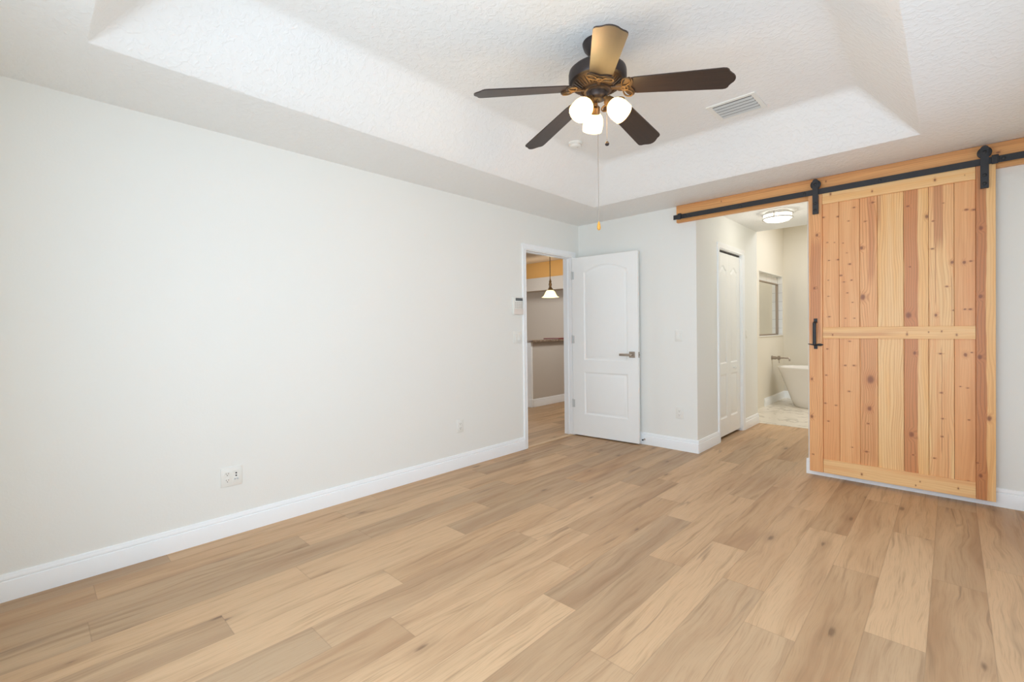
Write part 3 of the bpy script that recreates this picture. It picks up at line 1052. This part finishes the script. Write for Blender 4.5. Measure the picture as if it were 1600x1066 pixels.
# header board and track
hb_m = pine('pine_header_board', lin((234, 176, 114)), lin((224, 162, 100)), [(1.256 + 2.4 - 1.205 - 1.205, 2.40, 0.006), (1.18, 2.385, 0.008), (2.205, 2.372, 0.009), (0.43, 2.40, 0.005)], [(2.405, 2.45, 0.02, (200, 136, 80), 0.5, -1, 4)], horiz=True, seed=14.2, grain=0.5)
mb = MB(); mb.box(0, 2.455, -0.040, -0.001, 2.272, 2.438, 0.002)
hb = mb.build('header_board', hb_m, loc=(1.212, 0, 0))
tag(hb, 'long pine mounting board under the ceiling behind the black track', 'board')
tr = thing('barn_door_track', 'black steel sliding track bolted along the pine board', 'track', (1.205, -0.095, 2.293))
mb = MB(); mb.box(0, 2.43, 0, 0.008, 0, 0.044, 0.0012)
mb.build('rail', MAT['black'], tr)
for k, bx0 in enumerate((0.12, 0.62, 1.115, 1.60, 2.235)):
    mb = MB()
    mb.lathe([(0, 0.009), (0.006, 0.008), (0.010, 0.005), (0.010, 0), (0, 0)], 16, (bx0, 0, 0.022), (0, -1, 0))
    mb.lathe([(0, 0), (0.008, 0), (0.008, 0.0465), (0, 0.0465)], 16, (bx0, 0.008, 0.022), (0, 1, 0))
    mb.build('bolt', MAT['black'], tr, smooth=40)
for sx in (0.062, 2.195):
    mb = MB()
    mb.box(sx - 0.016, sx + 0.016, -0.012, -0.0002, -0.006, 0.052, 0.003)
    mb.box(sx + 0.010, sx + 0.017, -0.016, -0.0002, -0.003, 0.049, 0.002)
    mb.box(sx - 0.016, sx + 0.016, -0.012, 0.016, 0.0442, 0.052, 0.002)
    mb.build('door_stop', MAT['black'], tr)

# ------------------------------------------------------------------ ceiling fan
FX, FY, FZ = 1.838, -2.408, 2.745
fan = thing('ceiling_fan', 'dark bronze five-blade ceiling fan with three lit glass shades', 'ceiling fan', (FX, FY, FZ))
mb = MB(); mb.lathe([(0, 0), (0.074, 0), (0.077, -0.006), (0.076, -0.014), (0.068, -0.036), (0.050, -0.058), (0.034, -0.066), (0, -0.066)], 48)
mb.build('canopy', MAT['bronze'], fan, smooth=40)
mb = MB(); mb.lathe([(0, -0.06), (0.014, -0.06), (0.014, -0.112), (0.030, -0.116), (0.034, -0.128), (0.034, -0.140), (0, -0.140)], 32)
mb.build('downrod', MAT['bronze'], fan, smooth=40)
mb = MB(); mb.lathe([(0, -0.126), (0.045, -0.128), (0.100, -0.132), (0.132, -0.140), (0.148, -0.154), (0.151, -0.166), (0.151, -0.204), (0.146, -0.213), (0.134, -0.217), (0, -0.217)], 64)
mh = mb.build('motor_housing', MAT['bronze'], fan, smooth=40)
mb = MB(); mb.lathe([(0.134, -0.217), (0.128, -0.222), (0.085, -0.246), (0.072, -0.250), (0.072, -0.262), (0, -0.262)], 64)
for k in range(36):
    a = 2 * math.pi * k / 36
    ca, sa = math.cos(a), math.sin(a)
    mb.tube([(0.126 * ca, 0.126 * sa, -0.2245), (0.105 * ca, 0.105 * sa, -0.238), (0.086 * ca, 0.086 * sa, -0.2475)], 0.0036, 6)
mb.build('vent_ring', MAT['bronze_dark'], mh, smooth=40)
mb = MB(); mb.lathe([(0, -0.250), (0.060, -0.252), (0.061, -0.262), (0.052, -0.268), (0.051, -0.288), (0.044, -0.298), (0.026, -0.304), (0, -0.304)], 48)
mb.build('switch_housing', MAT['bronze'], fan, smooth=40)
TH0 = math.radians(19.8)
DROOP = math.atan2(0.075, 0.50)


def blade_outline():
    half = [(0.168, 0.045), (0.178, 0.054), (0.20, 0.058), (0.35, 0.063), (0.50, 0.068), (0.607, 0.0715), (0.622, 0.069), (0.632, 0.060), (0.637, 0.047), (0.645, 0.036), (0.656, 0.024), (0.662, 0.012)]
    return [(r, w) for r, w in half] + [(0.664, 0.0)] + [(r, -w) for r, w in reversed(half)]


def fan_blade(k):
    """blade frame: x outwards, y ccw; root height from the flywheel, pitched and drooping"""
    a = TH0 + math.radians(72 * k)
    Mx = (Matrix.Rotation(a, 4, 'Z') @ Matrix.Translation((0.15, 0, -0.262)) @ Matrix.Rotation(DROOP, 4, 'Y') @
          Matrix.Rotation(-math.radians(12), 4, 'X') @ Matrix.Translation((-0.15, 0, 0)))
    mb = MB()
    mb.prism([(r, w, 0) for r, w in blade_outline()], (0, 0, 0.006))
    b = mb.build('blade', MAT['blade'], fan)
    b.matrix_local = Mx
    # blade iron: arm + scrolled leaf ornament under the blade
    mb = MB()
    mb.tube([(0.062, 0, -0.004), (0.085, 0, -0.006), (0.110, 0, -0.007), (0.140, 0, -0.006)], [0.012, 0.011, 0.012, 0.016], 10, flat=0.5, mat=1)
    leaf = []
    for i in range(40):
        s = 2 * math.pi * i / 40
        # three-lobed outline centred at r = .165
        rr = 0.040 + 0.016 * math.cos(3 * s + math.pi)
        leaf.append((0.150 + 1.05 * rr * math.cos(s), 1.32 * rr * math.sin(s), -0.0065))
    mb.prism(leaf, (0, 0, 0.006), mat=1)
    for s in (-1, 1):
        pts = []
        for i in range(22):
            q = 2 * math.pi * i / 22
            rr = 0.5 * (1 - math.cos(q))
            ang = math.radians(58) * s + math.radians(46) * math.sin(q) * 0.55
            L = 0.076 * rr
            pts.append((0.128 + L * math.cos(ang), L * math.sin(ang), -0.0085))
        mb.tube(pts, 0.0042, 8, closed=True)
    mb.tube([(0.143 + 0.018 * math.cos(2 * math.pi * i / 20), 0.015 * math.sin(2 * math.pi * i / 20), -0.010) for i in range(20)], 0.0042, 8, closed=True)
    mb.lathe([(0, -0.013), (0.004, -0.0125), (0.0065, -0.010), (0.0065, -0.006), (0, -0.006)], 14, (0.143, 0, 0))
    ir = mb.build('blade_iron', [MAT['bronze_gold'], MAT['bronze_dark']], b, smooth=45)


for k in range(5):
    fan_blade(k)

# light kit: three lamps; one points away from the camera
KIT0 = math.atan2(F_[1], F_[0]) + math.radians(3)
for k in range(3):
    a = KIT0 + math.radians(120 * k)
    d = Vector((math.cos(a), math.sin(a), 0))
    tilt = math.radians(42)
    ax = (d * math.sin(tilt) + Vector((0, 0, -math.cos(tilt)))).normalized()
    hub = d * 0.030 + Vector((0, 0, -0.290))
    neck = d * 0.064 + Vector((0, 0, -0.327))
    mb = MB()
    mb.tube([hub, d * 0.046 + Vector((0, 0, -0.300)), neck - ax * 0.016], [0.012, 0.011, 0.013], 12)
    mb.lathe([(0, -0.024), (0.016, -0.024), (0.024, -0.018), (0.027, -0.004), (0.0275, 0.012), (0.030, 0.014), (0.030, 0.018), (0, 0.018)], 28, neck, ax)
    arm = mb.build('lamp_arm', MAT['bronze_gold'], fan, smooth=40)
    mb = MB()
    mb.lathe([(0.026, 0.012), (0.034, 0.018), (0.044, 0.030), (0.051, 0.046), (0.0545, 0.066), (0.0545, 0.090), (0.053, 0.108),
              (0.050, 0.108), (0.0515, 0.088), (0.0515, 0.066), (0.048, 0.046), (0.041, 0.031), (0.031, 0.020), (0.022, 0.014)], 36, neck, ax)
    mb.build('lamp_shade', MAT['shade'], fan, smooth=50)
    p = neck + ax * 0.075
    mb = MB()
    mb.lathe([(0, 0.022), (0.012, 0.024), (0.014, 0.045), (0.022, 0.066), (0.024, 0.080), (0.018, 0.095), (0, 0.100)], 20, neck, ax)
    mb.build('bulb', MAT['shade'], fan, smooth=60)
    q = neck + ax * 0.125
    point('fan_lamp_glow', (FX + q.x, FY + q.y, FZ + q.z), 1.3, (1, 0.72, 0.40), 0.04)


def chain(x, y, z0, z1, fob):
    mb = MB()
    mb.tube([(x, y, z0), (x, y, (z0 + z1) / 2), (x, y, z1)], 0.0011, 6)
    n = int((z0 - z1) / 0.012)
    for i in range(n):
        z = z0 - 0.012 * i
        mb.lathe([(0, 0.0018), (0.0017, 0), (0, -0.0018)], 6, (x, y, z))
    c = mb.build('pull_chain', MAT['nickel'], fan)
    m2 = MB()
    if fob == 'wood':
        m2.lathe([(0, 0.020), (0.004, 0.019), (0.005, 0.012), (0.008, 0.002), (0.0098, -0.012), (0.0085, -0.021), (0.004, -0.026), (0, -0.027)], 20, (x, y, z1 - 0.018))
        f = m2.build('pull_fob', MAT['fob'], c, smooth=60)
        f['label'] = 'golden wooden teardrop chain fob'
    else:
        m2.lathe([(0, 0.012), (0.005, 0.011), (0.010, 0.004), (0.0115, -0.002), (0.009, -0.009), (0, -0.012)], 20, (x, y, z1 - 0.010))
        f = m2.build('pull_knob', MAT['bronze'], c, smooth=60)
        f['label'] = 'small round bronze chain knob'


# towards the camera the long chain hangs from the middle of the kit, the short one further right and behind
chain(0.0, -0.0, -0.304, -0.945, 'wood')
chain(0.052 * R_[0] + 0.02 * F_[0], 0.052 * R_[1] + 0.02 * F_[1], -0.290, -0.515, 'knob')

# ------------------------------------------------------------------ ceiling fixtures
ZT = 2.745
vx0, vx1, vy0, vy1 = 1.968, 2.278, -1.262, -0.985
ix0, ix1, iy0, iy1 = 2.000, 2.250, -1.236, -1.012
av = thing('air_vent', 'white rectangular ceiling vent with grey slanted louvers', 'air vent', ((vx0 + vx1) / 2, (vy0 + vy1) / 2, ZT))
cx_, cy_ = (vx0 + vx1) / 2, (vy0 + vy1) / 2
mb = MB()
for (a, b, c, d) in ((vx0, vx1, vy0, iy0), (vx0, vx1, iy1, vy1), (vx0, ix0, iy0, iy1), (ix1, vx1, iy0, iy1)):
    mb.box(a - cx_, b - cx_, c - cy_, d - cy_, -0.007, 0.001)
mb.build('frame', MAT['plastic'], av)
mb = MB(); mb.box(ix0 - cx_, ix1 - cx_, iy0 - cy_, iy1 - cy_, -0.0008, 0.0)
mb.build('duct_shade_sheet', MAT['slot'], av)  # flat dark sheet standing in for shade between the louvers
for k in range(5):
    yc = iy0 + (iy1 - iy0) * (k + 0.5) / 5 - cy_
    mb = MB()
    pr = []
    for s in range(6):
        q = s / 5
        pr.append((yc + 0.013 - 0.020 * q, -0.0045 - 0.0065 * (1 - q) ** 1.3))
    pts = [(ix0 - cx_, y, z) for y, z in pr] + [(ix0 - cx_, y + 0.001, z - 0.0016) for y, z in reversed(pr)]
    mb.prism(pts, (ix1 - ix0, 0, 0))
    mb.build('louver', MAT['louver'], av, smooth=40)

sm = thing('smoke_detector', 'round white smoke detector on the tray ceiling', 'smoke detector', (0.975, -1.405, ZT))
mb = MB(); mb.lathe([(0, 0), (0.058, 0), (0.060, -0.004), (0.060, -0.012), (0.054, -0.016), (0, -0.016)], 40)
mb.build('base', MAT['plastic'], sm, smooth=40)
mb = MB(); mb.lathe([(0, -0.012), (0.050, -0.016), (0.049, -0.026), (0.042, -0.034), (0.030, -0.038), (0, -0.039)], 40)
mb.build('cover', MAT['plastic'], sm, smooth=40)
mb = MB(); mb.lathe([(0.0505, -0.020), (0.0508, -0.024)], 40)
mb.box(0.012, 0.030, -0.005, 0.005, -0.0395, -0.036, 0.001)
mb.build('sensor_slot', MAT['plastic_grey'], sm)

hl = thing('ceiling_light', 'lit round flush ceiling light with two silver rings in the hall', 'ceiling light', (1.862, 0.972, H))
mb = MB(); mb.lathe([(0, 0), (0.115, 0), (0.115, -0.014), (0, -0.014)], 40)
mb.build('base', MAT['chrome'], hl, smooth=40)
mb = MB(); mb.lathe([(0.112, -0.012), (0.130, -0.016), (0.134, -0.050), (0.130, -0.074), (0.110, -0.092), (0.070, -0.102), (0, -0.106)], 48)
mb.build('diffuser', MAT['diffuser'], hl, smooth=60)
for rz in (-0.026, -0.070):
    mb = MB(); mb.tube([(0.140 * math.cos(2 * math.pi * i / 48), 0.140 * math.sin(2 * math.pi * i / 48), rz) for i in range(48)], 0.0065, 10, closed=True)
    mb.build('ring', MAT['chrome'], hl, smooth=60)
for k in range(3):
    a = math.radians(30 + 120 * k)
    mb = MB(); mb.tube([(0.140 * math.cos(a), 0.140 * math.sin(a), -0.018), (0.140 * math.cos(a), 0.140 * math.sin(a), -0.078)], 0.005, 10)
    mb.build('post', MAT['chrome'], hl, smooth=60)


# ------------------------------------------------------------------ wall devices
def frame_on(name, label, cat, loc, wall, group=None):
    """Empty whose local +Y points out of the wall, X along it (to the viewer's right), Z up"""
    r = thing(name, label, cat, loc, group)
    r.rotation_euler = (0, 0, math.radians({'left': -90, 'back': 180, 'hall': -90}[wall]))
    return r


def plate(root, w, h, mat='plastic'):
    mb = MB(); mb.box(-w / 2, w / 2, 0, 0.006, -h / 2, h / 2, 0.0025)
    return mb.build('cover_plate', MAT[mat], root, smooth=40)


def receptacle(root, x):
    for dz in (0.0195, -0.0195):
        mb = MB()
        pts = []
        for i in range(24):
            a = 2 * math.pi * i / 24
            pts.append((x + 0.0165 * math.cos(a), 0.005, dz + max(-0.0135, min(0.0135, 0.0165 * math.sin(a)))))
        mb.prism(pts, (0, 0.004, 0))
        r = mb.build('receptacle', MAT['plastic'], root)
        s = MB()
        s.box(x - 0.0072, x - 0.0052, 0.0088, 0.0094, dz - 0.001, dz + 0.007)
        s.box(x + 0.0052, x + 0.0072, 0.0088, 0.0094, dz - 0.001, dz + 0.006)
        s.lathe([(0, 0), (0.0026, 0), (0.0026, 0.0006), (0, 0.0006)], 10, (x, 0.0088, dz - 0.0075), (0, 1, 0))
        s.build('slots', MAT['slot'], r)


def rocker(root, x):
    mb = MB()
    mb.box(x - 0.0175, x + 0.0175, 0.005, 0.0075, -0.034, 0.034, 0.001)
    f = mb.build('switch_frame', MAT['plastic'], root)
    mb = MB()
    mb.prism([(x - 0.0155, 0.0065, -0.031), (x - 0.0155, 0.0125, -0.031), (x - 0.0155, 0.0085, 0.0), (x - 0.0155, 0.0100, 0.031), (x - 0.0155, 0.0065, 0.031)], (0.031, 0, 0))
    mb.build('rocker', MAT['plastic'], f)


o1 = frame_on('wall_outlet', 'wide white wall plate with outlet and media jacks on the long wall', 'wall outlet', (0, -3.659, 0.357), 'left', 'wall outlets')
plate(o1, 0.116, 0.116)
# local +x runs towards -y... the receptacle sits on the near side
receptacle(o1, 0.024)
mb = MB(); mb.box(-0.041, -0.007, 0.005, 0.0078, -0.0335, 0.0335, 0.001)
j = mb.build('media_insert', MAT['plastic'], o1)
for jz in (0.018, 0.002):
    mb = MB()
    mb.lathe([(0, 0), (0.0044, 0), (0.0042, 0.003), (0.003, 0.0032), (0, 0.0032)], 14, (-0.024, 0.0075, jz), (0, 1, 0))
    mb.build('jack', MAT['slot'], j, smooth=40)
for jx in (-0.031, -0.017):
    mb = MB()
    mb.lathe([(0, 0), (0.0055, 0), (0.005, 0.006), (0, 0.0064)], 14, (jx, 0.0075, -0.017), (0, 1, 0))
    mb.build('jack', MAT['louver'], j, smooth=40)
o2 = frame_on('wall_outlet', 'white outlet on the long wall nearer the doorway', 'wall outlet', (0, -1.846, 0.375), 'left', 'wall outlets')
plate(o2, 0.072, 0.115); receptacle(o2, 0)
o3 = frame_on('wall_outlet', 'white outlet between the open door and the hall corner', 'wall outlet', (1.210, 0, 0.375), 'back', 'wall outlets')
plate(o3, 0.072, 0.115); receptacle(o3, 0)
s1 = frame_on('light_switch', 'double white rocker switch beside the doorway under the keypad', 'light switch', (0, -1.080, 1.155), 'left', 'light switches')
plate(s1, 0.116, 0.118); rocker(s1, 0.023); rocker(s1, -0.023)
s2 = frame_on('light_switch', 'single white rocker switch above the outlet near the hall corner', 'light switch', (1.207, 0, 1.150), 'back', 'light switches')
plate(s2, 0.070, 0.115); rocker(s2, 0)
s3 = frame_on('light_switch', 'small white switch on the hall wall just past the closet door', 'light switch', (HX0, 1.475, 1.150), 'hall', 'light switches')
plate(s3, 0.070, 0.115); rocker(s3, 0)

kp = frame_on('alarm_keypad', 'white alarm keypad with grey screen beside the doorway', 'alarm keypad', (0, -1.082, 1.470), 'left')
mb = MB(); mb.box(-0.070, 0.070, 0, 0.024, -0.088, 0.092, 0.006)
mb.build('body', MAT['plastic'], kp, smooth=40)
mb = MB(); mb.box(-0.064, 0.040, 0.0235, 0.0255, 0.052, 0.080, 0.001)
mb.build('screen', MAT['screen'], kp)
for r in range(4):
    for c in range(4):
        mb = MB()
        xk = 0.040 - 0.030 * c
        mb.box(xk - 0.009, xk + 0.009, 0.0235, 0.0275, 0.034 - 0.017 * r - 0.005, 0.034 - 0.017 * r + 0.005, 0.0015)
        mb.build('button', MAT['plastic_grey'], kp)
mb = MB(); mb.box(-0.068, 0.062, 0.0235, 0.0285, -0.086, -0.030, 0.003)
fl = mb.build('flip_cover', plain('pale_pinkish_plastic', (230, 220, 212), 0.35), kp)
fl['label'] = 'pale pinkish flip cover'

ds = thing('door_stop', 'tiny dark door stop on the baseboard behind the open door', 'door stop', (0.835, -0.014, 0.055))
mb = MB(); mb.lathe([(0, 0), (0.009, 0), (0.009, 0.004), (0.004, 0.006), (0.004, 0.040), (0, 0.040)], 14, (0, 0, 0), (0, -1, 0))
mb.build('rod', MAT['nickel'], ds, smooth=40)
mb = MB(); mb.lathe([(0, 0.036), (0.008, 0.038), (0.008, 0.050), (0, 0.052)], 14, (0, 0, 0), (0, -1, 0))
mb.build('tip', MAT['rubber'], ds, smooth=40)

# ------------------------------------------------------------------ bathroom
def tub():
    bm = bmesh.new()
    N = 56

    def ring(a, b, z, p=2.5):
        vs = []
        for i in range(N):
            t_ = 2 * math.pi * i / N
            c, s = math.cos(t_), math.sin(t_)
            vs.append(bm.verts.new((a * math.copysign(abs(c) ** (2 / p), c), b * math.copysign(abs(s) ** (2 / p), s), z)))
        return vs
    prof = [(0.600, 0.300, 0.0), (0.612, 0.308, 0.006), (0.66, 0.322, 0.12), (0.715, 0.338, 0.28), (0.775, 0.356, 0.44), (0.822, 0.372, 0.555),
            (0.832, 0.378, 0.575), (0.836, 0.382, 0.590), (0.832, 0.380, 0.598), (0.815, 0.366, 0.600), (0.800, 0.350, 0.596), (0.790, 0.340, 0.575),
            (0.74, 0.315, 0.40), (0.68, 0.29, 0.24), (0.60, 0.25, 0.15), (0.40, 0.16, 0.13)]
    rings = [ring(*q) for q in prof]
    for A, B in zip(rings[:-1], rings[1:]):
        for i in range(N):
            bm.faces.new((A[i], A[(i + 1) % N], B[(i + 1) % N], B[i]))
    bm.faces.new(list(reversed(rings[0])))
    bm.faces.new(rings[-1])
    m = MB(); m.bm.free(); m.bm = bm
    return m


bt = thing('bathtub', 'white freestanding bathtub with sloping ends on the marble floor', 'bathtub', (2.030, 3.72, 0.004))
tub().build('shell', MAT['porcelain'], bt, smooth=50)
mb = MB(); mb.lathe([(0, 0.004), (0.03, 0.003), (0.032, 0), (0, 0)], 24, (0, 0, 0.13))
mb.build('drain', MAT['chrome'], bt, smooth=40)

fc = thing('bath_faucet', 'brushed nickel wall faucet reaching over the bathtub rim', 'faucet', (BX, 3.72, 0.73))
mb = MB(); mb.lathe([(0, 0), (0.036, 0), (0.036, 0.008), (0.026, 0.010), (0.026, 0.062), (0.022, 0.066), (0, 0.066)], 28, (0, 0, 0), (1, 0, 0))
mb.lathe([(0.018, 0.06), (0.018, 0.085), (0.032, 0.086), (0.032, 0.118), (0.016, 0.120), (0, 0.12)], 28, (0, 0, 0), (1, 0, 0))
mb.build('valve_body', MAT['nickel'], fc, smooth=40)
mb = MB(); mb.tube([(0.11, 0, 0), (0.16, 0, 0), (0.225, 0, 0), (0.243, 0, -0.004), (0.250, 0, -0.018), (0.252, 0, -0.045)], 0.012, 14)
mb.build('spout', MAT['nickel'], fc, smooth=50)
mb = MB(); mb.tube([(0.102, 0, -0.028), (0.104, -0.004, -0.055), (0.106, -0.006, -0.080)], 0.006, 10)
mb.build('lever', MAT['nickel'], fc, smooth=50)

mr = thing('wall_mirror', 'narrow metal framed mirror set in the tiled bathroom niche', 'mirror', (NX, 3.80, NZ0 + 0.004))
my0, my1, mz1 = -0.55, 0.555, 0.865
mb = MB(); mb.box(0.004, 0.010, my0, my1, 0.012, mz1 - 0.012)
mb.build('mirror_glass', MAT['mirror'], mr)
mb = MB()
for (a, b, c, d) in ((my0 - .012, my0 + .014, 0.0, mz1), (my1 - .014, my1, 0.0, mz1), (my0, my1, 0.0, 0.02), (my0, my1, mz1 - 0.02, mz1)):
    mb.box(0.001, 0.030, a, b, c, d, 0.002)
mb.build('frame', plain('warm_bronze_frame', (158, 140, 122), 0.35, 0.7), mr)

# ------------------------------------------------------------------ kitchen bar
mb = MB(); mb.box(-1.98, -1.52, 0.91, 3.99, 1.028, 1.058, 0.006, 3)
ct = mb.build('countertop', MAT['granite'], smooth=40)
tag(ct, 'brown speckled granite bar top on the kitchen half wall', 'countertop')
mb = MB(); mb.box(-1.93, -1.60, 1.66, 2.30, 1.0585, 1.076, 0.004)
rd = mb.build('serving_tray', MAT['red'])
tag(rd, 'flat dark red piece lying on the granite bar top', 'tray')

pl = thing('pendant_lamp', 'lit pendant lamp with pale bell shade over the kitchen bar', 'pendant lamp', (-1.75, 1.64, 2.94))
pz = 1.772 - 2.94
mb = MB(); mb.lathe([(0, 0), (0.06, 0), (0.055, -0.02), (0.01, -0.03), (0, -0.03)], 28)
mb.build('canopy', MAT['bronze'], pl, smooth=40)
mb = MB(); mb.tube([(0, 0, -0.02), (0, 0, pz + 0.30)], 0.008, 10)
mb.build('rod', MAT['bronze_gold'], pl, smooth=40)
mb = MB(); mb.lathe([(0, 0.32), (0.010, 0.315), (0.014, 0.285), (0.022, 0.272), (0.024, 0.262), (0.016, 0.255), (0.026, 0.230), (0.027, 0.205), (0.018, 0.190), (0.026, 0.165), (0.050, 0.128), (0.056, 0.118), (0, 0.118)], 28, (0, 0, pz))
mb.build('socket_cap', MAT['bronze_gold'], pl, smooth=50)
mb = MB(); mb.lathe([(0.040, 0.122), (0.066, 0.108), (0.086, 0.080), (0.100, 0.046), (0.120, 0.016), (0.148, 0.0), (0.143, 0.0), (0.114, 0.016), (0.095, 0.046), (0.081, 0.080), (0.062, 0.104), (0.036, 0.118)], 36, (0, 0, pz))
mb.build('lamp_shade', MAT['pendant_glass'], pl, smooth=50)
point('pendant_glow', (-1.75, 1.64, 1.74), 2.0, (1, 0.86, 0.62), 0.04)
